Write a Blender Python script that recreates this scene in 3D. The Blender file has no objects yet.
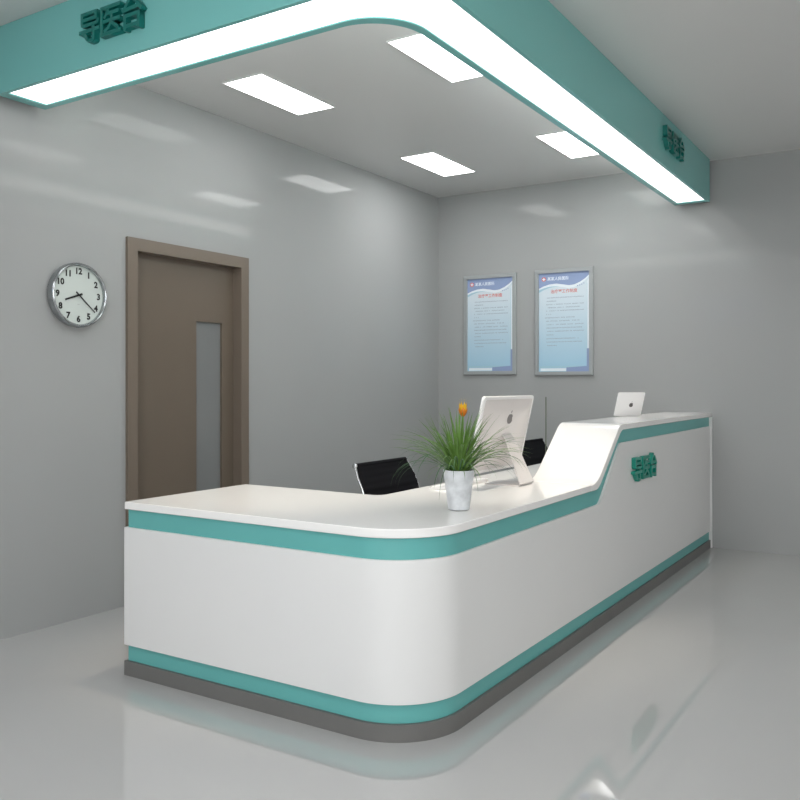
import bpy, bmesh, math, random
from mathutils import Vector, Matrix
random.seed(7)
scene = bpy.context.scene
col = scene.collection

# ---------------------------------------------------------------- camera
YAW = math.radians(32.323)
cam_data = bpy.data.cameras.new('camera')
cam_data.sensor_width = 36.0
cam_data.lens = 36.0 * 849.84 / 800.0
cam_data.shift_y = -16.2 / 800.0
cam_data.clip_start = 0.05
cam = bpy.data.objects.new('camera', cam_data)
cam.location = (0, 0, 1.328)
cam.rotation_euler = (math.pi / 2, 0, YAW)
col.objects.link(cam)
scene.camera = cam

# ---------------------------------------------------------------- world, exposure
world = bpy.data.worlds.new('world')
scene.world = world
world.use_nodes = True
world.node_tree.nodes['Background'].inputs[0].default_value = (0.6, 0.68, 0.8, 1)
world.node_tree.nodes['Background'].inputs[1].default_value = 0.3
scene.view_settings.view_transform = 'Standard'
scene.view_settings.look = 'None'
scene.view_settings.gamma = 1.0
scene.view_settings.use_curve_mapping = False
scene.view_settings.exposure = 0.0

STRIP_POWER = 2.0      # light strip under the soffit
PANEL_POWER = 7.0      # ceiling panels in view
FRONT_FILL_POWER = 6.0       # unseen front-row ceiling panels, added to light the front faces
FILL_COVE_POWER = 6.5        # hidden LED profile added on the inner side of the soffit as fill
ROOM_FILL_POWER = 2.8       # unseen ceiling panels added as fill over the waiting side

# ---------------------------------------------------------------- room numbers
XL, XR_WALL, YB, YF, ZC = -4.104, 3.2, 7.188, -1.5, 3.138
DX, DY, DL = -1.553, 2.605, -3.138      # desk: outer long face, front face, left end


# ---------------------------------------------------------------- materials
def s2l(c):
    return tuple(((v / 255) / 12.92 if v / 255 <= 0.04045 else ((v / 255 + 0.055) / 1.055) ** 2.4) for v in c)


def mat(name, rgb, rough=0.5, metal=0.0, ior=1.45, coat=0.0, noise=0.0, nscale=8.0, spec=0.5, bump=0.0, alpha=1.0, trans=0.0):
    m = bpy.data.materials.new(name)
    m.use_nodes = True
    nt = m.node_tree
    b = nt.nodes['Principled BSDF']
    c = rgb if max(rgb) <= 1.0 else s2l(rgb)
    b.inputs['Base Color'].default_value = (*c, 1)
    b.inputs['Roughness'].default_value = rough
    b.inputs['Metallic'].default_value = metal
    b.inputs['IOR'].default_value = ior
    b.inputs['Specular IOR Level'].default_value = spec
    b.inputs['Coat Weight'].default_value = coat
    b.inputs['Coat Roughness'].default_value = 0.04
    b.inputs['Transmission Weight'].default_value = trans
    b.inputs['Alpha'].default_value = alpha
    if noise or bump:
        tc = nt.nodes.new('ShaderNodeTexCoord')
        n = nt.nodes.new('ShaderNodeTexNoise')
        n.inputs['Scale'].default_value = nscale
        n.inputs['Detail'].default_value = 4
        nt.links.new(tc.outputs['Object'], n.inputs['Vector'])
        if noise:
            mix = nt.nodes.new('ShaderNodeMix')
            mix.data_type = 'RGBA'
            mix.inputs[6].default_value = (*[v * (1 - noise) for v in c], 1)
            mix.inputs[7].default_value = (*[min(1, v * (1 + noise)) for v in c], 1)
            nt.links.new(n.outputs['Fac'], mix.inputs[0])
            nt.links.new(mix.outputs[2], b.inputs['Base Color'])
        if bump:
            bp = nt.nodes.new('ShaderNodeBump')
            bp.inputs['Strength'].default_value = bump
            nt.links.new(n.outputs['Fac'], bp.inputs['Height'])
            nt.links.new(bp.outputs['Normal'], b.inputs['Normal'])
    return m


def glow(name, rgb, power):
    m = bpy.data.materials.new(name)
    m.use_nodes = True
    b = m.node_tree.nodes['Principled BSDF']
    b.inputs['Base Color'].default_value = (0.8, 0.8, 0.8, 1)
    b.inputs['Emission Color'].default_value = (*rgb, 1)
    b.inputs['Emission Strength'].default_value = power
    return m


M = {}
M['wall'] = mat('wall_panel_grey', (0.38, 0.388, 0.384), rough=0.06, spec=0.10, noise=0.03, nscale=1.2)
M['ceiling'] = mat('ceiling_grey', (0.69, 0.69, 0.68), rough=0.35, noise=0.02, nscale=1.0)
M['floor'] = mat('polished_floor', (0.455, 0.455, 0.45), rough=0.02, ior=1.9, spec=0.7, noise=0.03, nscale=1.5)
M['wall_pale'] = mat('wall_pale_paint', (0.85, 0.85, 0.84), rough=0.5, noise=0.02, nscale=1)
M['white'] = mat('white_laminate', (0.755, 0.755, 0.75), rough=0.28, noise=0.01, nscale=3)
M['top'] = mat('white_solid_surface', (0.88, 0.87, 0.855), rough=0.12, noise=0.01, nscale=6)
M['teal'] = mat('teal_laminate', (0.125, 0.42, 0.405), rough=0.35, noise=0.02, nscale=4)
M['teal_soffit'] = mat('teal_paint', (0.195, 0.53, 0.505), rough=0.2, noise=0.02, nscale=2)
M['letter'] = mat('deep_teal_acrylic', (0.008, 0.17, 0.145), rough=0.3, noise=0.02)
M['letter_desk'] = mat('green_teal_acrylic', (0.012, 0.27, 0.20), rough=0.3, noise=0.02)
M['plinth'] = mat('grey_plinth', (0.15, 0.148, 0.143), rough=0.45, noise=0.04, nscale=15)
M['door'] = mat('brown_door_laminate', (0.150, 0.120, 0.092), rough=0.35, noise=0.03, nscale=6)
M['doorframe'] = mat('brown_door_frame', (0.18, 0.146, 0.115), rough=0.35, noise=0.03, nscale=6)
M['glass'] = mat('frosted_glass', (0.205, 0.212, 0.212), rough=0.1, noise=0.05, nscale=3)
M['chrome'] = mat('chrome', (0.72, 0.73, 0.74), rough=0.12, metal=1.0, noise=0.02)
M['clock_metal'] = mat('clock_metal', (0.42, 0.44, 0.45), rough=0.2, metal=1.0, noise=0.02)
M['clockface'] = mat('clock_dial', (0.58, 0.63, 0.60), rough=0.5, noise=0.01)
M['black'] = mat('black_plastic', (0.012, 0.012, 0.013), rough=0.4, noise=0.02)
M['mesh'] = mat('black_upholstery', (0.006, 0.006, 0.008), rough=0.8, spec=0.15, noise=0.2, nscale=120)
M['alu'] = mat('brushed_aluminium', (0.40, 0.42, 0.425), rough=0.35, metal=0.25, noise=0.03, nscale=20)
M['print_blue'] = mat('print_blue', (0.29, 0.37, 0.58), rough=0.5, noise=0.04)
M['print_light'] = mat('print_pale', (0.68, 0.78, 0.90), rough=0.5, noise=0.02)
M['print_white'] = mat('print_white', (0.82, 0.88, 0.93), rough=0.5, noise=0.01)
M['print_cyan'] = mat('print_cyan', (0.40, 0.62, 0.72), rough=0.5, noise=0.03)
M['print_red'] = mat('print_red', (0.70, 0.13, 0.10), rough=0.5, noise=0.02)
M['print_text'] = mat('print_text', (0.33, 0.39, 0.47), rough=0.5, noise=0.02)
M['computer'] = mat('computer_shell', (0.74, 0.70, 0.68), rough=0.22, noise=0.01)
M['computer_rim'] = mat('computer_rim', (0.88, 0.87, 0.86), rough=0.2, noise=0.01)
M['logo'] = mat('logo_grey', (0.10, 0.09, 0.09), rough=0.3, noise=0.01)
M['screen'] = mat('dark_screen', (0.01, 0.01, 0.012), rough=0.1, noise=0.01)
M['key'] = mat('key_white', (0.8, 0.8, 0.8), rough=0.4, noise=0.01)
M['pot'] = mat('marbled_ceramic', (0.66, 0.68, 0.71), rough=0.3, noise=0.42, nscale=22)
M['soil'] = mat('soil', (0.02, 0.015, 0.01), rough=1.0, noise=0.4, nscale=60)
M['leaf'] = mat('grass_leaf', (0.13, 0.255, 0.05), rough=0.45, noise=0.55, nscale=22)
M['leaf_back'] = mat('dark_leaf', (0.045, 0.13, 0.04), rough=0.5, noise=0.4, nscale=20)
M['petal_yellow'] = mat('petal_yellow', (0.85, 0.50, 0.02), rough=0.5, noise=0.1)
M['petal_orange'] = mat('petal_orange', (0.75, 0.22, 0.02), rough=0.5, noise=0.2, nscale=20)
M['rod'] = mat('olive_grey_metal', (0.14, 0.16, 0.12), rough=0.4, metal=0.4, noise=0.03)
M['strip'] = glow('soffit_diffuser', (1.0, 1.0, 1.0), STRIP_POWER)
M['panel'] = glow('ceiling_panel_diffuser', (1.0, 1.0, 1.0), PANEL_POWER)
M['panel_far'] = glow('ceiling_panel_diffuser_far', (1.0, 1.0, 1.0), PANEL_POWER * 2.1)
M['panel_room'] = glow('room_panel_diffuser', (1.0, 0.99, 0.97), ROOM_FILL_POWER)
M['panel_front'] = glow('front_panel_diffuser', (1.0, 1.0, 1.0), FRONT_FILL_POWER)
M['cove'] = glow('cove_diffuser', (1.0, 0.99, 0.97), FILL_COVE_POWER)
M['downlens'] = glow('downlight_lens', (1.0, 0.86, 0.66), 6.0)
M['window_big'] = glow('window_daylight_big', (0.98, 0.99, 1.0), 5.6)
M['window'] = glow('window_daylight', (0.55, 0.65, 1.0), 1.6)

# pale poster paper: printed blend from near white to light blue
def paper():
    m = mat('poster_paper', (0.72, 0.82, 0.88), rough=0.45)
    nt = m.node_tree
    tc = nt.nodes.new('ShaderNodeTexCoord')
    sp = nt.nodes.new('ShaderNodeSeparateXYZ')
    mr = nt.nodes.new('ShaderNodeMapRange')
    mr.inputs['From Min'].default_value = -0.45
    mr.inputs['From Max'].default_value = 0.25
    mix = nt.nodes.new('ShaderNodeMix')
    mix.data_type = 'RGBA'
    mix.inputs[6].default_value = (0.36, 0.60, 0.76, 1)
    mix.inputs[7].default_value = (0.68, 0.77, 0.83, 1)
    nt.links.new(tc.outputs['Object'], sp.inputs[0])
    nt.links.new(sp.outputs['Z'], mr.inputs['Value'])
    nt.links.new(mr.outputs['Result'], mix.inputs[0])
    nt.links.new(mix.outputs[2], nt.nodes['Principled BSDF'].inputs['Base Color'])
    return m
M['paper'] = paper()


# ---------------------------------------------------------------- helpers
def link(name, me, m, parent=None, world_coords=True):
    o = bpy.data.objects.new(name, me)
    col.objects.link(o)
    if m is not None and not me.materials:
        me.materials.append(m)
    if parent is not None:
        o.parent = parent
        if world_coords:
            chain = Matrix.Identity(4)
            p = parent
            while p is not None:
                chain = Matrix.LocRotScale(p.location, p.rotation_euler, p.scale) @ chain
                p = p.parent
            me.transform(chain.inverted())
    return o


def finish(bm, name, m, parent=None, smooth=30, world_coords=True):
    bmesh.ops.recalc_face_normals(bm, faces=bm.faces)
    lim = math.radians(smooth)
    for f in bm.faces:
        f.smooth = smooth > 0
    for e in bm.edges:
        e.smooth = not (len(e.link_faces) != 2 or e.calc_face_angle(3.0) > lim)
    me = bpy.data.meshes.new(name)
    bm.to_mesh(me)
    bm.free()
    return link(name, me, m, parent, world_coords)


def box(bm, x0, x1, y0, y1, z0, z1, bev=0.0, mtx=None, seg=2):
    g = bmesh.ops.create_cube(bm, size=1.0)
    vs = g['verts']
    for v in vs:
        v.co = Vector(((x0 + x1) / 2 + v.co.x * (x1 - x0), (y0 + y1) / 2 + v.co.y * (y1 - y0), (z0 + z1) / 2 + v.co.z * (z1 - z0)))
    if bev:
        es = list({e for v in vs for e in v.link_edges})
        r = bmesh.ops.bevel(bm, geom=es, offset=bev, segments=seg, affect='EDGES', profile=0.5)
        vs = list({v for f in r['faces'] for v in f.verts} | {v for v in vs if v.is_valid})
    if mtx is not None:
        bmesh.ops.transform(bm, matrix=mtx, verts=vs)
    return vs


def prism(bm, pts, a, b, axis=2, mtx=None):
    """closed outline of 2-D points extruded from a to b along an axis"""
    def mk(p, t):
        if axis == 2:
            return Vector((p[0], p[1], t))
        if axis == 0:
            return Vector((t, p[0], p[1]))
        return Vector((p[0], t, p[1]))
    lo = [bm.verts.new(mk(p, a)) for p in pts]
    hi = [bm.verts.new(mk(p, b)) for p in pts]
    n = len(pts)
    bm.faces.new(lo)
    bm.faces.new(hi[::-1])
    for i in range(n):
        bm.faces.new((lo[i], lo[(i + 1) % n], hi[(i + 1) % n], hi[i]))
    if mtx is not None:
        bmesh.ops.transform(bm, matrix=mtx, verts=lo + hi)


def tube(bm, pts, r, seg=10, closed=False):
    pts = [Vector(p) for p in pts]
    rings = []
    n = len(pts)
    for i, p in enumerate(pts):
        a = pts[(i - 1) % n] if (closed or i > 0) else p
        b = pts[(i + 1) % n] if (closed or i < n - 1) else p
        d = (b - a).normalized()
        u = d.cross(Vector((0, 0, 1)))
        if u.length < 1e-3:
            u = d.cross(Vector((0, 1, 0)))
        u.normalize()
        w = d.cross(u).normalized()
        rr = r[i] if isinstance(r, (list, tuple)) else r
        rings.append([bm.verts.new(p + (u * math.cos(t) + w * math.sin(t)) * rr) for t in [2 * math.pi * k / seg for k in range(seg)]])
    for i in range(n if closed else n - 1):
        A, B = rings[i], rings[(i + 1) % n]
        for k in range(seg):
            bm.faces.new((A[k], A[(k + 1) % seg], B[(k + 1) % seg], B[k]))
    if not closed:
        bm.faces.new(rings[0])
        bm.faces.new(rings[-1][::-1])


def lathe(bm, prof, seg=40, mtx=None):
    """prof: (radius, height) along z"""
    rings = []
    made = []
    for r, h in prof:
        if r < 1e-6:
            v = bm.verts.new((0, 0, h))
            rings.append([v])
            made.append(v)
        else:
            ring = [bm.verts.new((r * math.cos(2 * math.pi * k / seg), r * math.sin(2 * math.pi * k / seg), h)) for k in range(seg)]
            rings.append(ring)
            made += ring
    for A, B in zip(rings, rings[1:]):
        for k in range(seg):
            a0, a1 = A[k % len(A)], A[(k + 1) % seg % len(A)]
            b0, b1 = B[k % len(B)], B[(k + 1) % seg % len(B)]
            f = list(dict.fromkeys((a0, a1, b1, b0)))
            if len(f) > 2:
                bm.faces.new(f)
    if mtx is not None:
        bmesh.ops.transform(bm, matrix=mtx, verts=made)


def basis(origin, ex, ey, ez):
    m = Matrix.Identity(4)
    for i, v in enumerate((ex, ey, ez)):
        for j in range(3):
            m[j][i] = v[j]
    m.translation = Vector(origin)
    return m


def on_front(o):    # reads towards +X, faces -Y
    return basis(o, (1, 0, 0), (0, 0, 1), (0, -1, 0))


def on_right(o):    # reads towards +Y, faces +X
    return basis(o, (0, 1, 0), (0, 0, 1), (1, 0, 0))


def text(name, body, size, depth, mtx, m, parent, bold=0.0, align='CENTER', sx=1.0, space=1.0, shear=0.0):
    c = bpy.data.curves.new(name, 'FONT')
    c.body = body
    c.size = size
    c.extrude = depth / 2
    c.offset = bold
    c.align_x = align
    c.align_y = 'CENTER'
    c.space_character = space
    c.shear = shear
    c.resolution_u = 3
    o = bpy.data.objects.new(name, c)
    col.objects.link(o)
    dg = bpy.context.evaluated_depsgraph_get()
    me = bpy.data.meshes.new_from_object(o.evaluated_get(dg))
    bpy.data.objects.remove(o)
    bpy.data.curves.remove(c)
    me.name = name
    me.transform(Matrix.Diagonal((sx, 1, 1, 1)))
    me.transform(Matrix.Translation((0, 0, depth / 2)))
    me.transform(mtx)
    me.materials.clear()
    return link(name, me, m, parent)


def thing(name, label, cat, loc=(0, 0, 0), group=None, rz=0.0):
    o = bpy.data.objects.new(name, None)
    o.empty_display_size = 0.1
    o.location = loc
    o.rotation_euler = (0, 0, rz)
    col.objects.link(o)
    o['label'] = label
    o['category'] = cat
    if group:
        o['group'] = group
    return o


def struct(name, bm, m, parent=None, smooth=0):
    o = finish(bm, name, m, parent, smooth)
    if parent is None:
        o['kind'] = 'structure'
    return o


# ---------------------------------------------------------------- room shell
T = 0.15
D0, D1, DZ = 3.417, 4.470, 2.208        # door opening (outer frame)
bm = bmesh.new(); box(bm, XL - T, XR_WALL + T, YF - T, YB + T, -T, 0); struct('floor', bm, M['floor'])
bm = bmesh.new(); box(bm, XL - T, XR_WALL + T, YF - T, YB + T, ZC, ZC + T); struct('ceiling', bm, M['ceiling'])
bm = bmesh.new()
box(bm, XL - T, XL, YF - T, D0, 0, ZC)
box(bm, XL - T, XL, D1, YB + T, 0, ZC)
box(bm, XL - T, XL, D0, D1, DZ, ZC)
bmesh.ops.remove_doubles(bm, verts=bm.verts, dist=1e-5)
struct('wall_left', bm, M['wall'])
bm = bmesh.new(); box(bm, XL, XR_WALL, YB, YB + T, 0, ZC); struct('wall_back', bm, M['wall'])
bm = bmesh.new(); box(bm, XR_WALL, XR_WALL + T, YF - T, YB + T, 0, ZC); struct('wall_right', bm, M['wall_pale'])
bm = bmesh.new()
wins = [(-3.76, -2.57, 2.33, 3.02, M['window'], 1), (-1.35, 1.2, 0.9, 2.95, M['window_big'], 2)]  # unseen windows, added: small one for a back-wall reflection, big one for frontal light
xs = XL
for wx0, wx1, wz0, wz1, wm, nb_ in wins:
    box(bm, xs, wx0, YF - T, YF, 0, ZC)
    box(bm, wx0, wx1, YF - T, YF, 0, wz0)
    box(bm, wx0, wx1, YF - T, YF, wz1, ZC)
    xs = wx1
box(bm, xs, XR_WALL, YF - T, YF, 0, ZC)
struct('wall_front', bm, M['wall_pale'])
for i, (wx0, wx1, wz0, wz1, wm, nb_) in enumerate(wins):
    win = bpy.data.objects.new('window_%d' % (i + 1), None)
    win.location = ((wx0 + wx1) / 2, YF - 0.07, wz0)
    win['kind'] = 'structure'
    col.objects.link(win)
    f_ = 0.035
    bm = bmesh.new()
    box(bm, wx0, wx1, YF - 0.10, YF - 0.02, wz0, wz0 + f_)
    box(bm, wx0, wx1, YF - 0.10, YF - 0.02, wz1 - f_, wz1)
    for k in range(nb_ + 1):
        xc = wx0 + f_ / 2 + (wx1 - wx0 - f_) * k / nb_
        box(bm, xc - f_ / 2, xc + f_ / 2, YF - 0.10, YF - 0.02, wz0 + f_, wz1 - f_)
    finish(bm, 'window_frame', M['alu'], win, 0)
    for k in range(nb_):
        x0_ = wx0 + f_ + (wx1 - wx0 - f_) * k / nb_
        x1_ = wx0 + (wx1 - wx0 - f_) * (k + 1) / nb_
        bm = bmesh.new(); box(bm, x0_, x1_, YF - 0.07, YF - 0.06, wz0 + f_, wz1 - f_)
        finish(bm, 'window_pane', wm, win, 0)

# door in the left wall
door = bpy.data.objects.new('door_1', None)
door.location = (XL, (D0 + D1) / 2, 0)
door['kind'] = 'structure'
col.objects.link(door)
J = 0.075                                # frame face width
bm = bmesh.new()
prism(bm, [(D0, 0), (D0, DZ), (D1, DZ), (D1, 0), (D1 - J, 0), (D1 - J, DZ - J), (D0 + J, DZ - J), (D0 + J, 0)], XL - 0.14, XL + 0.022, axis=0)
finish(bm, 'door_frame', M['doorframe'], door, 0)
G0, G1, GZ0, GZ1 = 4.045, 4.285, 0.42, 1.743
LX0, LX1 = XL - 0.10, XL - 0.055
bm = bmesh.new()
for a in ((D0 + J, G0, 0.005, DZ - J), (G1, D1 - J, 0.005, DZ - J), (G0, G1, 0.005, GZ0), (G0, G1, GZ1, DZ - J)):
    box(bm, LX0, LX1, *a)
bmesh.ops.remove_doubles(bm, verts=bm.verts, dist=1e-5)
leaf = finish(bm, 'door_leaf', M['door'], door, 0)
bm = bmesh.new(); box(bm, LX0 + 0.012, LX1 - 0.018, G0, G1, GZ0, GZ1)
finish(bm, 'glass_pane', M['glass'], leaf, 0)


# ---------------------------------------------------------------- L-shaped path round an outer corner
def lpath(cx, cy, R, d, x_start, y_end, n_arc=20, ys=None, kr=1.0):
    """outer corner (cx, cy), rounded by R, offset inwards by d; runs +X then turns to +Y"""
    pts = [(x_start, cy + d)]
    r = R - kr * d
    ox, oy = cx - d - r, cy + d + r
    for k in range(n_arc + 1):
        t = -math.pi / 2 + (math.pi / 2) * k / n_arc
        pts.append((ox + r * math.cos(t), oy + r * math.sin(t)))
    for y in (ys or []):
        pts.append((cx - d, y))
    pts.append((cx - d, y_end))
    return pts


def wall_strip(bm, outer, inner, z0, z1):
    """solid strip between two parallel paths; z0/z1 are numbers or functions of (x, y)"""
    f0 = z0 if callable(z0) else (lambda x, y: z0)
    f1 = z1 if callable(z1) else (lambda x, y: z1)
    R = []
    for (a, b), (c, d) in zip(outer, inner):
        R.append([bm.verts.new((a, b, f0(a, b))), bm.verts.new((c, d, f0(c, d))), bm.verts.new((c, d, f1(c, d))), bm.verts.new((a, b, f1(a, b)))])
    for A, B in zip(R, R[1:]):
        for k in range(4):
            bm.faces.new((A[k], A[(k + 1) % 4], B[(k + 1) % 4], B[k]))
    bm.faces.new(R[0])
    bm.faces.new(R[-1][::-1])


# ---------------------------------------------------------------- lit soffit
SX, SY, SI, SR, SK = -1.553, 2.552, 0.280, 0.30, 0.2
ZB = 2.797
soffit = thing('ceiling_soffit', 'L-shaped teal drop beam under the ceiling with a glowing white underside', 'light beam', (SX, SY, ZB))
XA, YE = XL + 0.06, YB - 0.06
sp_ = lambda d, x0=XA, y1=YE: lpath(SX, SY, SR, d, x0, y1, 20, None, SK)
LO, LI, LE = 0.022, 0.040, 0.07
bm = bmesh.new()
wall_strip(bm, sp_(0), sp_(SI), ZB + 0.014, ZC - 0.001)
wall_strip(bm, sp_(0), sp_(LO), ZB, ZB + 0.014)
wall_strip(bm, sp_(SI - LI), sp_(SI), ZB, ZB + 0.014)
box(bm, XA, XA + LE, SY + LO, SY + SI - LI, ZB, ZB + 0.014)
box(bm, SX - SI + LI, SX - LO, YE - LE, YE, ZB, ZB + 0.014)
finish(bm, 'beam_body', M['teal_soffit'], soffit)
bm = bmesh.new()
wall_strip(bm, sp_(LO, XA + LE, YE - LE), sp_(SI - LI, XA + LE, YE - LE), ZB + 0.006, ZB + 0.014)
finish(bm, 'light_diffuser', M['strip'], soffit)
# added LED profile on the hidden inner side, brightens walls and ceiling there
bm = bmesh.new()
wall_strip(bm, sp_(SI + 0.0005, -3.9, YE - 0.15), sp_(SI + 0.025, -3.9, YE - 0.15), 2.93, 3.03)
finish(bm, 'cove_light', M['cove'], soffit)
for k, ch in enumerate('导医台'):
    o = text('sign_letter', ch, 0.155, 0.030, on_front((-3.278 + 0.143 * k, SY, 2.950)), M['letter'], soffit, bold=0.003)
for k, ch in enumerate('导医台'):
    o = text('sign_letter', ch, 0.162, 0.030, on_right((SX, 5.80 + 0.168 * k, 2.972)), M['letter'], soffit, bold=0.003)


# ---------------------------------------------------------------- reception desk
def ramp(y, y0, z0, y1, z1, w=0.05, w2=None):
    """straight climb between two knees, each knee rounded over +-w"""
    s = (z1 - z0) / (y1 - y0)
    w2 = w2 or w
    def sp(t, w):                                   # smoothed max(0, t)
        return 0 if t < -w else (t if t > w else (t + w) ** 2 / (4 * w))
    return z0 + s * (sp(y - y0, w) - sp(y - y1, w2))


TOPZ, TT, HIZ = 0.790, 0.035, 1.094
top_z = lambda y: ramp(y, 4.45, TOPZ, 4.84, HIZ, 0.085, 0.045)
bot_z = lambda y: ramp(y, 4.472, TOPZ - TT, 4.868, HIZ - TT, 0.045, 0.040)
pan_z = lambda y: ramp(y, 4.485, 0.674, 4.835, 0.985, 0.03)
RD = 0.29
YEND = YB - 0.032
ysamp = [4.30 + 0.018 * i for i in range(36)]
desk = thing('reception_desk', 'long white L-shaped reception desk with teal bands, raised end and grey plinth', 'reception desk', (DX, DY, 0))


def ret(d, x_end=None):
    """path with the short return at the left end"""
    return [(DL + d, 3.385)] + [(DL + d, DY + d)] + lpath(DX, DY, RD, d, DL + d, YEND, 28, ysamp)[1:]


# worktop: low L slab, and the raised ribbon climbing out of it
INX, INY, HX = -2.27, 3.41, -1.925
YS = 4.36
bm = bmesh.new()
outl = [(DL, DY)] + lpath(DX, DY, RD, 0, DL, YS, 28)[1:]
outl += [(HX, YS), (HX, YB - 0.003), (INX, YB - 0.003)]
for k in range(7):
    t = k / 6 * math.pi / 2
    outl.append((INX - 0.05 + 0.05 * math.cos(t), INY + 0.05 - 0.05 * math.sin(t)))
outl += [(DL, INY)]
prism(bm, outl, TOPZ - TT, TOPZ)
prof_t, prof_b = [], []
y = YS
while y < 5.05:
    prof_t.append((y, top_z(y)))
    prof_b.append((y, bot_z(y)))
    y += 0.0125
prof_t.append((YB - 0.003, HIZ)); prof_b.append((YB - 0.003, HIZ - TT))
a = [[bm.verts.new((x, p[0], p[1])) for x in (DX, HX)] for p in prof_t]
b = [[bm.verts.new((x, p[0], p[1])) for x in (DX, HX)] for p in prof_b]
for i in range(len(a) - 1):
    bm.faces.new((a[i][0], a[i + 1][0], a[i + 1][1], a[i][1]))
    bm.faces.new((b[i][0], b[i][1], b[i + 1][1], b[i + 1][0]))
    bm.faces.new((a[i][0], b[i][0], b[i + 1][0], a[i + 1][0]))
    bm.faces.new((a[i][1], a[i + 1][1], b[i + 1][1], b[i][1]))
bm.faces.new((a[0][0], a[0][1], b[0][1], b[0][0]))
bm.faces.new((a[-1][0], b[-1][0], b[-1][1], a[-1][1]))
worktop = finish(bm, 'worktop', M['top'], desk, 35)
bv = worktop.modifiers.new('bevel', 'BEVEL'); bv.width = 0.004; bv.segments = 2; bv.limit_method = 'ANGLE'; bv.angle_limit = math.radians(50)

# white front panel between the two teal bands
zt = lambda x, y: pan_z(y) if x > DX - 0.1 else 0.674
bm = bmesh.new()
wall_strip(bm, ret(0), ret(0.013), 0.139, zt)
finish(bm, 'front_panel', M['white'], desk, 35)
# teal carcass shows as the recessed bands above and below the panel
bm = bmesh.new()
zc = lambda x, y: (bot_z(y) if x > DX - 0.1 else TOPZ - TT) - 0.0005
wall_strip(bm, ret(0.0135), ret(0.045), 0.066, zc)
finish(bm, 'teal_band', M['teal'], desk, 35)
# inner white lining, upstand under the raised top, and a leg panel at the open end of each wing
bm = bmesh.new()
wall_strip(bm, ret(0.0455), ret(0.062), 0.066, zc)
ups_o = [(HX, yy) for yy in [YS + 0.02] + [v for v in ysamp if v > 4.40] + [YB - 0.04]]
ups_i = [(HX + 0.02, p[1]) for p in ups_o]
wall_strip(bm, ups_o, ups_i, 0.10, lambda x, y: bot_z(y) - 0.001)
finish(bm, 'inner_lining', M['white'], desk, 35)
# plinth
bm = bmesh.new()
wall_strip(bm, ret(0.0), ret(0.06), 0.0, 0.065)
finish(bm, 'plinth', M['plinth'], desk, 35)
# end panel against the back wall
bm = bmesh.new()
box(bm, HX, DX + 0.008, YEND + 0.001, YB - 0.003, 0.0, HIZ - TT - 0.001, 0.002)
finish(bm, 'end_panel', M['white'], desk, 0)
for k, ch in enumerate('导医台'):
    text('sign_letter', ch, 0.160, 0.026, on_right((DX, 5.115 + 0.163 * k, 0.800)), M['letter_desk'], desk, bold=0.003)


# ---------------------------------------------------------------- ceiling light panels
def ceiling_panel(x, y, w, l, m, label, group):
    t = thing('ceiling_light', label, 'ceiling light', (x, y, ZC - 0.012), group)
    bm = bmesh.new()
    f = 0.008
    box(bm, x - w / 2 - f, x + w / 2 + f, y - l / 2 - f, y - l / 2, ZC - 0.008, ZC - 0.0005)
    box(bm, x - w / 2 - f, x + w / 2 + f, y + l / 2, y + l / 2 + f, ZC - 0.008, ZC - 0.0005)
    box(bm, x - w / 2 - f, x - w / 2, y - l / 2, y + l / 2, ZC - 0.008, ZC - 0.0005)
    box(bm, x + w / 2, x + w / 2 + f, y - l / 2, y + l / 2, ZC - 0.008, ZC - 0.0005)
    finish(bm, 'frame', M['ceiling'], t, 0)
    bm = bmesh.new()
    box(bm, x - w / 2, x + w / 2, y - l / 2, y + l / 2, ZC - 0.007, ZC - 0.0005)
    finish(bm, 'diffuser', m, t, 0)


g1 = 'rectangular light panels inside the beam'
ceiling_panel(-3.474, 4.10, 0.295, 0.70, M['panel'], 'glowing white ceiling panel nearest the top of the brown door, left of the other three', g1)
ceiling_panel(-2.305, 4.11, 0.295, 0.70, M['panel'], 'large glowing ceiling panel partly cut off by the rounded corner of the teal beam', g1)
ceiling_panel(-3.474, 6.09, 0.295, 0.70, M['panel_far'], 'smallest glowing ceiling panel, seen above the corner where the two grey walls meet', g1)
ceiling_panel(-2.325, 6.12, 0.295, 0.70, M['panel_far'], 'glowing ceiling panel cut off by the straight edge of the teal beam, above the posters', g1)
rp = [(-3.3, 0.5), (-1.8, 0.5), (-0.3, 0.5), (1.2, 0.5), (2.6, 0.5), (1.2, 2.5), (2.6, 2.5), (1.2, 4.5), (2.6, 4.5), (1.2, 6.3), (2.6, 6.3)]  # out-of-view panels added to raise the general light level
for i, (px_, py_) in enumerate(rp):
    ceiling_panel(px_, py_, 0.6, 1.2, M['panel_front'] if py_ < 1 and px_ < 2 else M['panel_room'], 'large square-cornered ceiling panel over the waiting side of the room', 'light panels over the waiting side')


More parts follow.
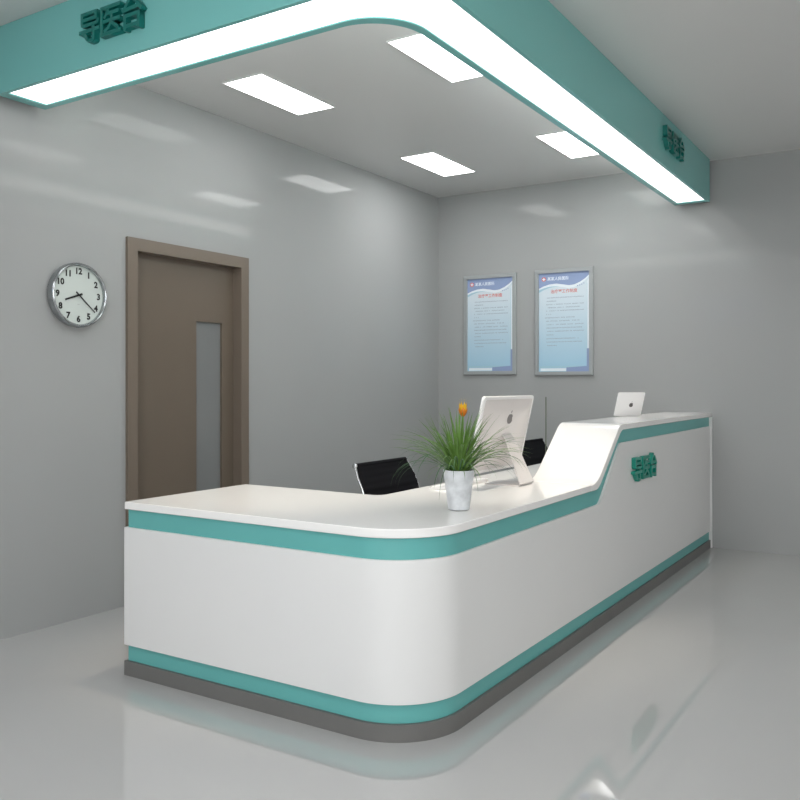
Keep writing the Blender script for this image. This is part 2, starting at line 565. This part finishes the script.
# ---------------------------------------------------------------- small warm downlights behind the beam
def downlight(x, y, power, size, label, tx=0.0, ty=0.0):
    t = thing('downlight', label, 'downlight', (x, y, ZC - 0.02), 'small warm downlights above the desk')
    bm = bmesh.new()
    lathe(bm, [(0.0, -0.004), (0.036, -0.004), (0.042, -0.014), (0.05, -0.014), (0.05, -0.001), (0.0, -0.001)], 24, Matrix.Translation((x, y, ZC)))
    finish(bm, 'trim_ring', M['chrome'], t)
    bm = bmesh.new()
    lathe(bm, [(0.0, -0.010), (0.034, -0.010), (0.034, -0.005), (0.0, -0.005)], 24, Matrix.Translation((x, y, ZC)))
    finish(bm, 'lens', M['downlens'], t)
    l = bpy.data.lights.new('downlight_lamp', 'SPOT')
    l.energy = power
    l.color = (1.0, 0.88, 0.72)
    l.spot_size = math.radians(size)
    l.spot_blend = 0.9
    l.shadow_soft_size = 0.03
    o = bpy.data.objects.new('downlight_lamp', l)
    col.objects.link(o)
    o.parent = t
    o.location = (0, 0, -0.01)
    o.rotation_euler = (tx, ty, 0)


downlight(-2.78, 3.20, 110, 44, 'small warm downlight behind the front run of the beam')
downlight(-1.98, 4.15, 110, 48, 'small warm downlight over the computer behind the beam')
downlight(-2.02, 6.30, 40, 40, 'small warm downlight over the tablet behind the beam')


# ---------------------------------------------------------------- wall clock
CY, CZ, CR = 3.058, 1.824, 0.181
clock = thing('wall_clock', 'round silver-rimmed wall clock with black numerals, left of the door', 'clock', (XL, CY, CZ))
Mx = basis((XL, CY, CZ), (0, 1, 0), (0, 0, 1), (1, 0, 0))
bm = bmesh.new()
lathe(bm, [(0.0, 0.001), (CR - 0.012, 0.001), (CR - 0.004, 0.006), (CR, 0.018), (CR, 0.046), (CR - 0.004, 0.058), (CR - 0.010, 0.062), (CR - 0.015, 0.058), (CR - 0.018, 0.046), (CR - 0.018, 0.034), (0.0, 0.034)], 64, Mx)
finish(bm, 'case', M['clock_metal'], clock, 40)
Mx = Mx @ Matrix.Translation((0, 0, 0.013))
bm = bmesh.new(); lathe(bm, [(0.0, 0.023), (CR - 0.0185, 0.023), (CR - 0.0185, 0.026), (0.0, 0.026)], 64, Mx)
dial = finish(bm, 'dial', M['clockface'], clock)
for h in range(1, 13):
    t = math.radians(30 * h)
    r = CR * 0.74
    text('numeral', str(h), 0.047, 0.001, Mx @ Matrix.Translation((r * math.sin(t), r * math.cos(t) - 0.001, 0.0262)), M['black'], clock, bold=0.0020)
bm = bmesh.new(); box(bm, -0.007, 0.007, -0.0012, 0.0012, 0, 0.0006, 0, Mx @ Matrix.Translation((0.0, -0.052, 0.0262)))
finish(bm, 'maker_mark', M['alu'], clock, 0)


def hand(name, deg, ln, tail, w, z):
    bm = bmesh.new()
    R = Mx @ Matrix.Translation((0, 0, z)) @ Matrix.Rotation(-math.radians(deg), 4, 'Z')
    prism(bm, [(-w, -tail), (w, -tail), (w * 0.75, ln), (-w * 0.75, ln)], 0, 0.0016, 2, R)
    finish(bm, name, M['black'], clock, 0)


hand('hour_hand', 251, 0.094, 0.024, 0.0058, 0.030)
hand('minute_hand', 131, 0.138, 0.026, 0.0040, 0.033)
bm = bmesh.new(); lathe(bm, [(0, 0.0262), (0.006, 0.0262), (0.006, 0.037), (0, 0.037)], 16, Mx)
finish(bm, 'hand_pin', M['black'], clock)


# ---------------------------------------------------------------- posters
def poster(x0, x1, z0, z1, label):
    t = thing('framed_notice', label, 'poster', ((x0 + x1) / 2, YB, (z0 + z1) / 2), 'notices on the back wall')
    F = 0.034
    bm = bmesh.new()
    yf, yb = YB - 0.026, YB - 0.001
    outer = [(x0, z0), (x1, z0), (x1, z1), (x0, z1)]
    inner = [(x0 + F, z0 + F), (x1 - F, z0 + F), (x1 - F, z1 - F), (x0 + F, z1 - F)]
    def q(p, yy): return bm.verts.new((p[0], yy, p[1]))
    oF = [q(p, yf + 0.004) for p in outer]; oB = [q(p, yb) for p in outer]
    mid = [(p[0] + (0.006 if p[0] == x0 else -0.006), p[1] + (0.006 if p[1] == z0 else -0.006)) for p in outer]
    mF = [q(p, yf) for p in mid]
    iF = [q(p, yf) for p in inner]; iB = [q(p, yb) for p in inner]
    rings = [oB, oF, mF, iF, iB]
    for A, B in zip(rings, rings[1:] + rings[:1]):
        for k in range(4):
            bm.faces.new((A[k], A[(k + 1) % 4], B[(k + 1) % 4], B[k]))
    finish(bm, 'frame', M['alu'], t, 0)
    X0, X1, Z0, Z1 = x0 + F, x1 - F, z0 + F, z1 - F
    W, H = X1 - X0, Z1 - Z0
    ys = YB - 0.008
    bm = bmesh.new(); box(bm, X0, X1, ys, YB - 0.001, Z0, Z1)
    sheet = finish(bm, 'printed_sheet', M['paper'], t, 0)
    def U(u, v): return (X0 + u * W, Z1 - v * H)
    def patch(name, uv, m, lift):
        bm = bmesh.new()
        prism(bm, [U(*p) for p in uv], ys - lift, ys, 1)
        return finish(bm, name, m, sheet, 0)
    N = 28
    def wave(u, k): return 0.118 - 0.030 * math.sin((u * 1.15 + 0.02) * 2 * math.pi) * (1 - 0.1 * u) - 0.085 * max(0, u - 0.62) * (1 + 2.2 * max(0, u - 0.62)) * k - 0.0
    def band(name, k0, up, lo, m, lift):
        uv = [(i / N, up(i / N)) for i in range(N + 1)] + [(i / N, lo(i / N)) for i in range(N, -1, -1)]
        patch(name, uv, m, lift)
    # wave under the header: dips left, swells in the middle, sweeps up at the right edge
    def wv(u):
        pts = [(0, .150), (.10, .128), (.22, .112), (.35, .108), (.48, .120), (.60, .132), (.70, .128), (.80, .108), (.90, .078), (1.0, .035)]
        for (a, b), (c, d) in zip(pts, pts[1:]):
            if u <= c + 1e-9:
                s = (u - a) / (c - a)
                s = s * s * (3 - 2 * s) * 0.3 + s * 0.7
                return b + (d - b) * s
        return pts[-1][1]
    band('cyan_wave', 1, lambda u: wv(u) + 0.0, lambda u: wv(u) + 0.034 * (1 - u) + 0.008, M['print_cyan'], 0.0004)
    band('white_wave', 1, lambda u: wv(u), lambda u: wv(u) + 0.016 + 0.012 * math.sin(u * 3.1), M['print_white'], 0.0008)
    band('header_band', 1, lambda u: 0.0, lambda u: wv(u), M['print_blue'], 0.0008)
    mx = lambda u, v, lift: on_front((U(u, v)[0], ys - lift, U(u, v)[1]))
    text('header_text', '某某人民医院', 0.034, 0.0004, mx(0.38, 0.060, 0.0009), M['print_white'], sheet, bold=0.0006, shear=0.12)
    # round emblem: red disc with a white cross
    cx, cz = U(0.10, 0.058)
    bm = bmesh.new(); lathe(bm, [(0, 0), (0.020, 0), (0.020, 0.0004), (0, 0.0004)], 24, on_front((cx, ys - 0.0008, cz)))
    em = finish(bm, 'emblem', M['print_red'], sheet)
    bm = bmesh.new()
    prism(bm, [(a * 0.0048 * 1.0, b * 0.0048) for a, b in ((-1, -3), (1, -3), (1, -1), (3, -1), (3, 1), (1, 1), (1, 3), (-1, 3), (-1, 1), (-3, 1), (-3, -1), (-1, -1))], 0, 0.0004, 2, on_front((cx, ys - 0.0013, cz)))
    finish(bm, 'emblem_cross', M['print_white'], sheet, 0)
    text('title_text', '治疗室工作制度', 0.036, 0.0004, mx(0.50, 0.190, 0.0006), M['print_red'], sheet, bold=0.0003)
    # right margin line, dots, blue corner blocks and the pale bar at the foot
    patch('margin_band', [(0.955, 0.10), (1.0, 0.06), (1.0, 0.77), (0.955, 0.77)], M['print_white'], 0.0003)
    patch('margin_line', [(0.950, 0.12), (0.956, 0.12), (0.956, 0.77), (0.950, 0.77)], M['print_cyan'], 0.0006)
    patch('corner_block', [(0.945, 0.77), (1.0, 0.77), (1.0, 1.0), (0.55, 1.0), (0.55, 0.958), (0.945, 0.945)], M['print_blue'], 0.0005)
    patch('foot_line', [(0.0, 0.945), (0.945, 0.945), (0.55, 0.958), (0.0, 0.962)], M['print_cyan'], 0.0004)
    patch('foot_bar', [(0.03, 0.966), (0.545, 0.966), (0.545, 0.994), (0.03, 0.994)], M['print_white'], 0.0004)
    bm = bmesh.new()
    for i, (u, v) in enumerate(((0.77, 0.142), (0.81, 0.137), (0.85, 0.130), (0.89, 0.120))):
        lathe(bm, [(0, 0), (0.005, 0), (0.005, 0.0004), (0, 0.0004)], 10, mx(u, v, 0.0004))
    finish(bm, 'dots', M['print_blue'], sheet, 0)
    # body copy: rows of tiny unreadable characters drawn as strokes
    rows = [(0.250, .16, .88), (0.284, .16, .35), (0.318, .15, .88), (0.350, .18, .80), (0.382, .15, .88), (0.418, .15, .24), (0.452, .12, .70), (0.486, .15, .82), (0.522, .15, .88), (0.556, .15, .84), (0.590, .15, .88), (0.626, .15, .30), (0.664, .15, .78), (0.698, .15, .84), (0.734, .15, .36)]
    rnd = random.Random(5)
    bm = bmesh.new()
    for v, u0, u1 in rows:
        u = u0
        while u < u1:
            if rnd.random() < 0.10:
                u += 0.02
                continue
            cw, chh = 0.017 * 0.85, 0.0095
            for s in range(4):
                if rnd.random() < 0.55:
                    vv = v - chh / 2 + chh * (s + 0.5) / 4
                    uv = [(u, vv - 0.0011), (u + cw, vv - 0.0011), (u + cw, vv + 0.0011), (u, vv + 0.0011)]
                else:
                    uu = u + cw * (0.15 + 0.7 * rnd.random())
                    uv = [(uu - 0.0018, v - chh / 2), (uu + 0.0018, v - chh / 2), (uu + 0.0018, v + chh / 2), (uu - 0.0018, v + chh / 2)]
                vs = [bm.verts.new((U(*p)[0], ys - 0.0004, U(*p)[1])) for p in uv]
                bm.faces.new(vs)
            u += 0.0215
    o = finish(bm, 'body_text', M['print_text'], sheet, 0)


poster(-3.815, -3.275, 1.413, 2.351, 'silver framed blue notice, the left one of two, nearer the room corner')
poster(-3.087, -2.543, 1.403, 2.355, 'silver framed blue notice, the right one of two, farther from the room corner')


# ---------------------------------------------------------------- office chairs
def make_chair(x, y, label):
    t = thing('office_chair', label, 'chair', (x, y, 0), 'black office chairs behind the desk')
    # local frame: chair faces +X; back near -X side
    def B(p): return Vector((x, y, 0)) + Vector(p)
    W = 0.265
    prof = [(-0.280, 0.864), (-0.248, 0.80), (-0.212, 0.73), (-0.192, 0.66), (-0.182, 0.59), (-0.176, 0.52), (-0.170, 0.465), (-0.130, 0.44)]
    # ribbed backrest
    def rib(prof, n, th, amp):
        out = []
        tot = [0]
        for a, b in zip(prof, prof[1:]):
            tot.append(tot[-1] + math.dist(a, b))
        for i in range(n + 1):
            s = tot[-1] * i / n
            for k in range(len(prof) - 1):
                if s <= tot[k + 1] + 1e-9:
                    f = (s - tot[k]) / (tot[k + 1] - tot[k])
                    p = (prof[k][0] + (prof[k + 1][0] - prof[k][0]) * f, prof[k][1] + (prof[k + 1][1] - prof[k][1]) * f)
                    d = ((prof[k + 1][0] - prof[k][0]) / (tot[k + 1] - tot[k]), (prof[k + 1][1] - prof[k][1]) / (tot[k + 1] - tot[k]))
                    break
            bulge = abs(math.sin(math.pi * i / 4)) * amp
            nrm = (-d[1], d[0])
            out.append((p, nrm, th + bulge))
        return out
    def pad(bm, R, W):
        fl = lambda p: min(0.024, max(0, (0.86 - p[1]) * 0.35)) if p[1] > 0.5 and p[0] < -0.17 else 0.0
        f = [[bm.verts.new(B((p[0] + n[0] * h / 2, s * (W + fl(p)), p[1] + n[1] * h / 2))) for s in (-1, -.5, 0, .5, 1)] for p, n, h in R]
        g = [[bm.verts.new(B((p[0] - n[0] * h / 2, s * (W + fl(p)), p[1] - n[1] * h / 2))) for s in (-1, -.5, 0, .5, 1)] for p, n, h in R]
        for i in range(len(R) - 1):
            for k in range(4):
                bm.faces.new((f[i][k], f[i][k + 1], f[i + 1][k + 1], f[i + 1][k]))
                bm.faces.new((g[i][k], g[i + 1][k], g[i + 1][k + 1], g[i][k + 1]))
            bm.faces.new((f[i][0], f[i + 1][0], g[i + 1][0], g[i][0]))
            bm.faces.new((f[i][4], g[i][4], g[i + 1][4], f[i + 1][4]))
        for i in (0, -1):
            for k in range(4):
                bm.faces.new((f[i][k], g[i][k], g[i][k + 1], f[i][k + 1]))
    bm = bmesh.new(); pad(bm, rib(prof[:-1], 40, 0.014, 0.005), W - 0.004)
    tube(bm, [B((-0.281, -W + 0.008, 0.862)), B((-0.281, W + 0.008, 0.862))], 0.015, 12)
    finish(bm, 'backrest', M['mesh'], t, 60)
    seat_prof = [(-0.165, 0.452), (-0.08, 0.443), (0.05, 0.445), (0.17, 0.450), (0.215, 0.437), (0.232, 0.405)]
    bm = bmesh.new(); pad(bm, rib(seat_prof, 32, 0.014, 0.010), W - 0.012)
    finish(bm, 'seat', M['mesh'], t, 60)
    full = prof + seat_prof[1:]
    for s in (-1, 1):
        bm = bmesh.new()
        tube(bm, [B((a, s * (W + 0.004 + min(0.024, max(0, (0.86 - b) * 0.35)) * (1 if b > 0.5 and a < -0.17 else 0)), b)) for a, b in full], 0.0075, 8)
        lathe(bm, [(0, -0.009), (0.012, -0.009), (0.015, -0.004), (0.015, 0.006), (0.011, 0.010), (0, 0.010)], 16, Matrix.Translation(B((-0.281, s * (W + 0.004), 0.862))) @ Matrix.Rotation(math.pi / 2, 4, 'X'))
        finish(bm, 'side_frame', M['chrome'], t, 50)
        bm = bmesh.new()
        tube(bm, [B((-0.205, s * W, 0.63)), B((-0.12, s * (W + 0.03), 0.645)), B((0.02, s * (W + 0.035), 0.64)), B((0.08, s * (W + 0.03), 0.615)), B((0.09, s * (W + 0.02), 0.54)), B((0.05, s * W, 0.455))], 0.011, 8)
        finish(bm, 'armrest', M['chrome'], t, 50)
    bm = bmesh.new(); tube(bm, [B((0, -W, 0.425)), B((0, W, 0.425))], 0.012, 8)
    tube(bm, [B((0, 0, 0.11)), B((0, 0, 0.25))], 0.03, 16)
    tube(bm, [B((0, 0, 0.25)), B((0, 0, 0.425))], 0.016, 16)
    finish(bm, 'pedestal', M['chrome'], t, 50)
    bm = bmesh.new()
    ends = []
    for k in range(5):
        a = 2 * math.pi * k / 5 + 0.3
        e = (0.27 * math.cos(a), 0.27 * math.sin(a))
        ends.append((e, a))
        tube(bm, [B((0, 0, 0.12)), B((e[0] * 0.5, e[1] * 0.5, 0.10)), B((e[0], e[1], 0.075))], [0.022, 0.017, 0.012], 8)
    finish(bm, 'star_base', M['chrome'], t, 50)
    for e, a in ends:
        bm = bmesh.new()
        for s in (-0.013, 0.013):
            R = Matrix.Translation(B((e[0] - math.sin(a) * s, e[1] + math.cos(a) * s, 0.027))) @ Matrix.Rotation(a, 4, 'Z') @ Matrix.Rotation(math.pi / 2, 4, 'X')
            lathe(bm, [(0, -0.009), (0.022, -0.009), (0.027, -0.004), (0.027, 0.004), (0.022, 0.009), (0, 0.009)], 16, R)
        tube(bm, [B((e[0], e[1], 0.027)), B((e[0], e[1], 0.075))], 0.007, 8)
        finish(bm, 'caster', M['black'], t, 50)
    return t


make_chair(-2.50, 4.19, 'black ribbed office chair with silver frame seen behind the left side of the potted plant')
make_chair(-2.50, 6.33, 'black office chair half hidden behind the white computer and the raised desk end')


# ---------------------------------------------------------------- logo shape
def fruit_logo(bm, s, mtx, th):
    """small fruit silhouette with a bite on its right side and a leaf"""
    pts = []
    for k in range(40):
        a = 2 * math.pi * k / 40
        r = 0.5 * (1 + 0.06 * math.cos(2 * a)) * (1 - 0.13 * math.exp(-((a - math.pi / 2) / 0.28) ** 2) - 0.06 * math.exp(-((a - 1.5 * math.pi) / 0.25) ** 2))
        px_, pz_ = r * math.cos(a), r * math.sin(a)
        dx, dz = px_ - 0.58, pz_ - 0.06
        if math.hypot(dx, dz) < 0.2:
            l = 0.2 / max(1e-6, math.hypot(dx, dz))
            px_, pz_ = 0.58 - abs(dx) * l * 1.0, 0.06 + dz * l
        pts.append((px_ * s, pz_ * s))
    prism(bm, pts, 0, th, 2, mtx)
    lf = [(0.02, 0.52), (0.05, 0.66), (0.16, 0.78), (0.17, 0.66), (0.10, 0.56)]
    prism(bm, [(a * s, b * s) for a, b in lf], 0, th, 2, mtx)


# ---------------------------------------------------------------- desktop computer (seen from behind)
YC = 4.18
comp = thing('desktop_computer', 'white all-in-one computer seen from behind on the low worktop', 'computer', (-1.92, YC, TOPZ))
top_p, bot_p = Vector((-1.945, YC, 1.262)), Vector((-2.035, YC, 0.860))
ey = (top_p - bot_p).normalized()
nb = ey.cross(Vector((0, -1, 0))).normalized()          # back of the screen, towards +X
if nb.x < 0: nb = -nb
ex = Vector((0, 1, 0))
ctr = (top_p + bot_p) / 2
Hs = (top_p - bot_p).length
Mc = basis(ctr, ex, ey, nb)
def rrect(w, h, r, n=6):
    o = []
    for cx, cy, a0 in ((w / 2 - r, h / 2 - r, 0), (-w / 2 + r, h / 2 - r, 90), (-w / 2 + r, -h / 2 + r, 180), (w / 2 - r, -h / 2 + r, 270)):
        for k in range(n + 1):
            a = math.radians(a0 + 90 * k / n)
            o.append((cx + r * math.cos(a), cy + r * math.sin(a)))
    return o
WS = 0.63
def loft(bm, rings, mtx):
    R = [[bm.verts.new(mtx @ Vector((p[0], p[1], z))) for p in pts] for pts, z in rings]
    for A, B_ in zip(R, R[1:]):
        n = len(A)
        for k in range(n):
            bm.faces.new((A[k], A[(k + 1) % n], B_[(k + 1) % n], B_[k]))
    bm.faces.new(R[0]); bm.faces.new(R[-1][::-1])
bm = bmesh.new()
loft(bm, [(rrect(WS - 0.030, Hs - 0.030, 0.015), -0.006), (rrect(WS - 0.030, Hs - 0.030, 0.015), 0.006), (rrect(WS - 0.08, Hs - 0.08, 0.04), 0.012), (rrect(WS - 0.26, Hs - 0.20, 0.06), 0.022)], Mc)
shell = finish(bm, 'shell', M['computer'], comp, 40)
bm = bmesh.new()
o_, i_ = rrect(WS, Hs, 0.022), rrect(WS - 0.031, Hs - 0.031, 0.013)
vo = [[bm.verts.new(Mc @ Vector((p[0], p[1], z))) for p in o_] for z in (-0.008, 0.006)]
vi = [[bm.verts.new(Mc @ Vector((p[0], p[1], z))) for p in i_] for z in (-0.008, 0.010)]
n = len(o_)
for k in range(n):
    j = (k + 1) % n
    bm.faces.new((vo[0][k], vo[0][j], vo[1][j], vo[1][k]))
    bm.faces.new((vi[0][k], vi[1][k], vi[1][j], vi[0][j]))
    bm.faces.new((vo[1][k], vo[1][j], vi[1][j], vi[1][k]))
    bm.faces.new((vo[0][k], vi[0][k], vi[0][j], vo[0][j]))
finish(bm, 'rim', M['computer_rim'], comp, 40)
bm = bmesh.new(); loft(bm, [(rrect(WS - 0.034, Hs - 0.034, 0.012), -0.0075), (rrect(WS - 0.034, Hs - 0.034, 0.012), -0.0062)], Mc)
finish(bm, 'screen', M['screen'], comp, 40)
bm = bmesh.new(); fruit_logo(bm, 0.060, Mc @ Matrix.Translation((0.01, 0.085, 0.0221)), 0.001)
finish(bm, 'logo', M['logo'], shell, 0)
# bent stand: hinge behind the screen, sloping neck, foot under the screen
path = [(-1.968, 1.057, 0.048), (-1.944, 1.027, 0.054), (-1.917, 0.965, 0.062), (-1.888, 0.895, 0.072), (-1.862, 0.835, 0.082), (-1.847, 0.803, 0.088), (-1.855, 0.7945, 0.090), (-1.89, 0.7937, 0.092), (-2.05, 0.7937, 0.095)]
bm = bmesh.new()
rings = []
for i, (x_, z_, w_) in enumerate(path):
    a = path[max(0, i - 1)]; b = path[min(len(path) - 1, i + 1)]
    d = Vector((b[0] - a[0], 0, b[1] - a[1])).normalized()
    nn = Vector((-d.z, 0, d.x)) * 0.0032
    c = Vector((x_, YC, z_))
    rings.append([bm.verts.new(c + nn + Vector((0, w_, 0))), bm.verts.new(c + nn - Vector((0, w_, 0))), bm.verts.new(c - nn - Vector((0, w_, 0))), bm.verts.new(c - nn + Vector((0, w_, 0)))])
for A, B_ in zip(rings, rings[1:]):
    for k in range(4):
        bm.faces.new((A[k], A[(k + 1) % 4], B_[(k + 1) % 4], B_[k]))
bm.faces.new(rings[0]); bm.faces.new(rings[-1][::-1])
finish(bm, 'stand', M['computer'], comp, 40)

# ---------------------------------------------------------------- keyboard
kb = thing('keyboard', 'slim white computer keyboard lying behind the plant pot', 'keyboard', (-2.145, 3.99, TOPZ + 0.001))
KX0, KX1, KY0, KY1 = -2.205, -2.085, 3.765, 4.195
bm = bmesh.new()
z0 = TOPZ + 0.001
prism(bm, [(KX0, z0), (KX1, z0), (KX1, z0 + 0.016), (KX1 - 0.004, z0 + 0.018), (KX0 + 0.003, z0 + 0.007), (KX0, z0 + 0.005)], KY0, KY1, 1)
kbase = finish(bm, 'case', M['computer_rim'], kb, 0)
bm = bmesh.new()
sl = (0.011) / (KX1 - KX0 - 0.007)
for r in range(5):
    for c in range(15):
        a = KX0 + 0.010 + r * 0.0212
        b = KY0 + 0.010 + c * 0.0275
        zz = z0 + 0.007 + sl * (a - KX0 + 0.008)
        box(bm, a, a + 0.017, b, b + 0.0235, zz - 0.0005, zz + 0.0025)
finish(bm, 'keys', M['key'], kb, 0)

# ---------------------------------------------------------------- tablet on the raised end
tb_c = Vector((-1.885, 6.03, HIZ + 0.0005))
tb = thing('tablet', 'small white tablet leaning on a prop on the raised end of the desk', 'tablet', tb_c)
nh = Vector((0.85, -0.53, 0)).normalized()
wv_ = Vector((0.53, 0.85, 0)).normalized()
tl = math.radians(17)
up = (Vector((0, 0, 1)) * math.cos(tl) + nh * math.sin(tl)).normalized()
nn = wv_.cross(up).normalized()
if nn.dot(nh) < 0:
    nn = -nn
WT, HT = 0.245, 0.178
Mt = basis(tb_c + up * (HT / 2 + 0.002), wv_, up, nn)
bm = bmesh.new()
loft(bm, [(rrect(WT, HT, 0.012), -0.004), (rrect(WT, HT, 0.012), 0.001), (rrect(WT - 0.010, HT - 0.010, 0.010), 0.0045)], Mt)
ts = finish(bm, 'shell', M['computer_rim'], tb, 40)
bm = bmesh.new(); loft(bm, [(rrect(WT - 0.016, HT - 0.016, 0.006), -0.0048), (rrect(WT - 0.016, HT - 0.016, 0.006), -0.0041)], Mt)
finish(bm, 'screen', M['screen'], tb, 40)
bm = bmesh.new(); fruit_logo(bm, 0.034, Mt @ Matrix.Translation((0.01, -0.004, 0.0046)), 0.0008)
finish(bm, 'logo', M['logo'], ts, 0)
bm = bmesh.new()
pa = tb_c + up * 0.085 - nn * 0.008
pbv = tb_c - nh * 0.045 + Vector((0, 0, 0.003))
for s in (-0.04, 0.04):
    tube(bm, [pa + wv_ * s, pbv + wv_ * s, tb_c + wv_ * s + Vector((0, 0, 0.003)) - nh * 0.006], 0.0025, 6)
finish(bm, 'prop', M['alu'], tb, 50)

# ---------------------------------------------------------------- slim upright rod behind the computer
rod = thing('slim_rod', 'thin olive-grey upright rod standing on the worktop between computer and raised desk end', 'rod', (-2.20, 5.29, TOPZ))
bm = bmesh.new(); lathe(bm, [(0, 0.0005), (0.035, 0.0005), (0.035, 0.004), (0.008, 0.008), (0, 0.008)], 24, Matrix.Translation((-2.20, 5.29, TOPZ)))
finish(bm, 'base_disc', M['rod'], rod)
bm = bmesh.new(); tube(bm, [(-2.20, 5.29, TOPZ + 0.008), (-2.20, 5.29, 1.24)], 0.0042, 8)
finish(bm, 'shaft', M['rod'], rod)

# ---------------------------------------------------------------- potted plant
PX, PY = -1.730, 3.205
plant = thing('potted_plant', 'spiky green grass plant in a marbled white pot at the desk corner', 'plant', (PX, PY, TOPZ + 0.001))
PB = TOPZ + 0.001
PH = 0.170
bm = bmesh.new()
lathe(bm, [(0, 0), (0.040, 0), (0.046, 0.004), (0.067, PH - 0.004), (0.067, PH), (0.062, PH), (0.059, PH - 0.020), (0.0, PH - 0.020)], 48, Matrix.Translation((PX, PY, PB)))
finish(bm, 'pot', M['pot'], plant, 40)
bm = bmesh.new()
lathe(bm, [(0, PH - 0.0195), (0.0585, PH - 0.0195), (0.0600, PH - 0.010), (0.03, PH - 0.006), (0, PH - 0.007)], 24, Matrix.Translation((PX, PY, PB)))
finish(bm, 'soil', M['soil'], plant)


def blade(bm, base, az, lean, length, droop, w, seg=12, twist=0.0):
    """an arching leaf: starts leaning by `lean` from vertical and bends down by `droop` in total"""
    p = Vector(base)
    hz = Vector((math.cos(az), math.sin(az), 0))
    side = Vector((-math.sin(az), math.cos(az), 0))
    L, C, Rr = [], [], []
    for i in range(seg + 1):
        s = i / seg
        th = lean + droop * s ** 1.5
        ww = w * (0.55 + 0.9 * s if s < 0.3 else 0.82 * (1 - ((s - 0.3) / 0.7) ** 1.8) + 0.02)
        sd = side + Vector((0, 0, 0.35 * math.sin(twist * s)))
        sd.normalize()
        nrm = Vector((hz.x * math.cos(th), hz.y * math.cos(th), -math.sin(th)))
        L.append(bm.verts.new(p - sd * ww + nrm * ww * -0.35))
        C.append(bm.verts.new(p))
        Rr.append(bm.verts.new(p + sd * ww + nrm * ww * -0.35))
        step = length / seg
        p = p + (hz * math.sin(th) + Vector((0, 0, 1)) * math.cos(th)) * step
        if p.z < PB + 0.008:
            p.z = PB + 0.008
    for i in range(seg):
        bm.faces.new((L[i], C[i], C[i + 1], L[i + 1]))
        bm.faces.new((C[i], Rr[i], Rr[i + 1], C[i + 1]))


rnd = random.Random(11)
def foliage(name, n, m, seed, lean_r, len_r, droop_r, w_r, azs=None):
    rnd = random.Random(seed)
    bm = bmesh.new()
    for i in range(n):
        az = 2 * math.pi * (i + rnd.random()) / n if azs is None else azs[i % len(azs)] + rnd.uniform(-.2, .2)
        r = 0.036 * math.sqrt(rnd.random())
        b = (PX + r * math.cos(az), PY + r * math.sin(az), PB + PH - 0.012)
        blade(bm, b, az, rnd.uniform(*lean_r), rnd.uniform(*len_r), rnd.uniform(*droop_r), rnd.uniform(*w_r), 12, rnd.uniform(-3, 3))
    return finish(bm, name, m, plant, 80)


foliage('upright_leaves', 85, M['leaf'], 3, (0.03, 0.55), (0.20, 0.310), (0.1, 0.75), (0.0038, 0.0060))
foliage('arching_leaves', 90, M['leaf'], 5, (0.40, 0.95), (0.20, 0.34), (0.7, 1.6), (0.0036, 0.0058))
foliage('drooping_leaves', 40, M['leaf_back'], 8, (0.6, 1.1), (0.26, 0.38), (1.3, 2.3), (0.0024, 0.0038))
foliage('rim_leaves', 5, M['leaf'], 21, (0.9, 1.2), (0.14, 0.19), (2.0, 2.4), (0.0028, 0.0040), azs=[-1.9, -0.9, -0.4, -2.6, 0.1])
# flower: stem with an upright yellow and orange bloom
bm = bmesh.new()
FX, FY = PX + 0.014, PY + 0.01
tube(bm, [(PX, PY, PB + PH - 0.01), (FX, FY, 1.10), (FX + 0.001, FY, 1.195)], [0.0035, 0.003, 0.003], 8)
stem = finish(bm, 'flower_stem', M['leaf'], plant, 60)
def petals(n, h, spread, w, seed, name, m, z0):
    bm = bmesh.new()
    for k in range(n):
        az = 2 * math.pi * k / n + seed
        blade_pts = []
        hz = Vector((math.cos(az), math.sin(az), 0)); sd = Vector((-math.sin(az), math.cos(az), 0))
        prev = None
        for i in range(9):
            s = i / 8
            rad = spread * math.sin(s * 2.2) * (1 if s < .8 else 1)
            ww = w * math.sin(min(1, s * 1.15 + 0.12) * math.pi) ** 0.7 if s < 0.98 else 0.0006
            c = Vector((FX, FY, z0 + h * s)) + hz * rad
            cur = [bm.verts.new(c - sd * ww), bm.verts.new(c + hz * ww * 0.35), bm.verts.new(c + sd * ww)]
            if prev:
                bm.faces.new((prev[0], prev[1], cur[1], cur[0])); bm.faces.new((prev[1], prev[2], cur[2], cur[1]))
            prev = cur
    finish(bm, name, m, stem, 70)
petals(5, 0.050, 0.018, 0.011, 0.3, 'outer_petals', M['petal_orange'], 1.188)
petals(4, 0.072, 0.016, 0.010, 0.9, 'inner_petals', M['petal_yellow'], 1.192)
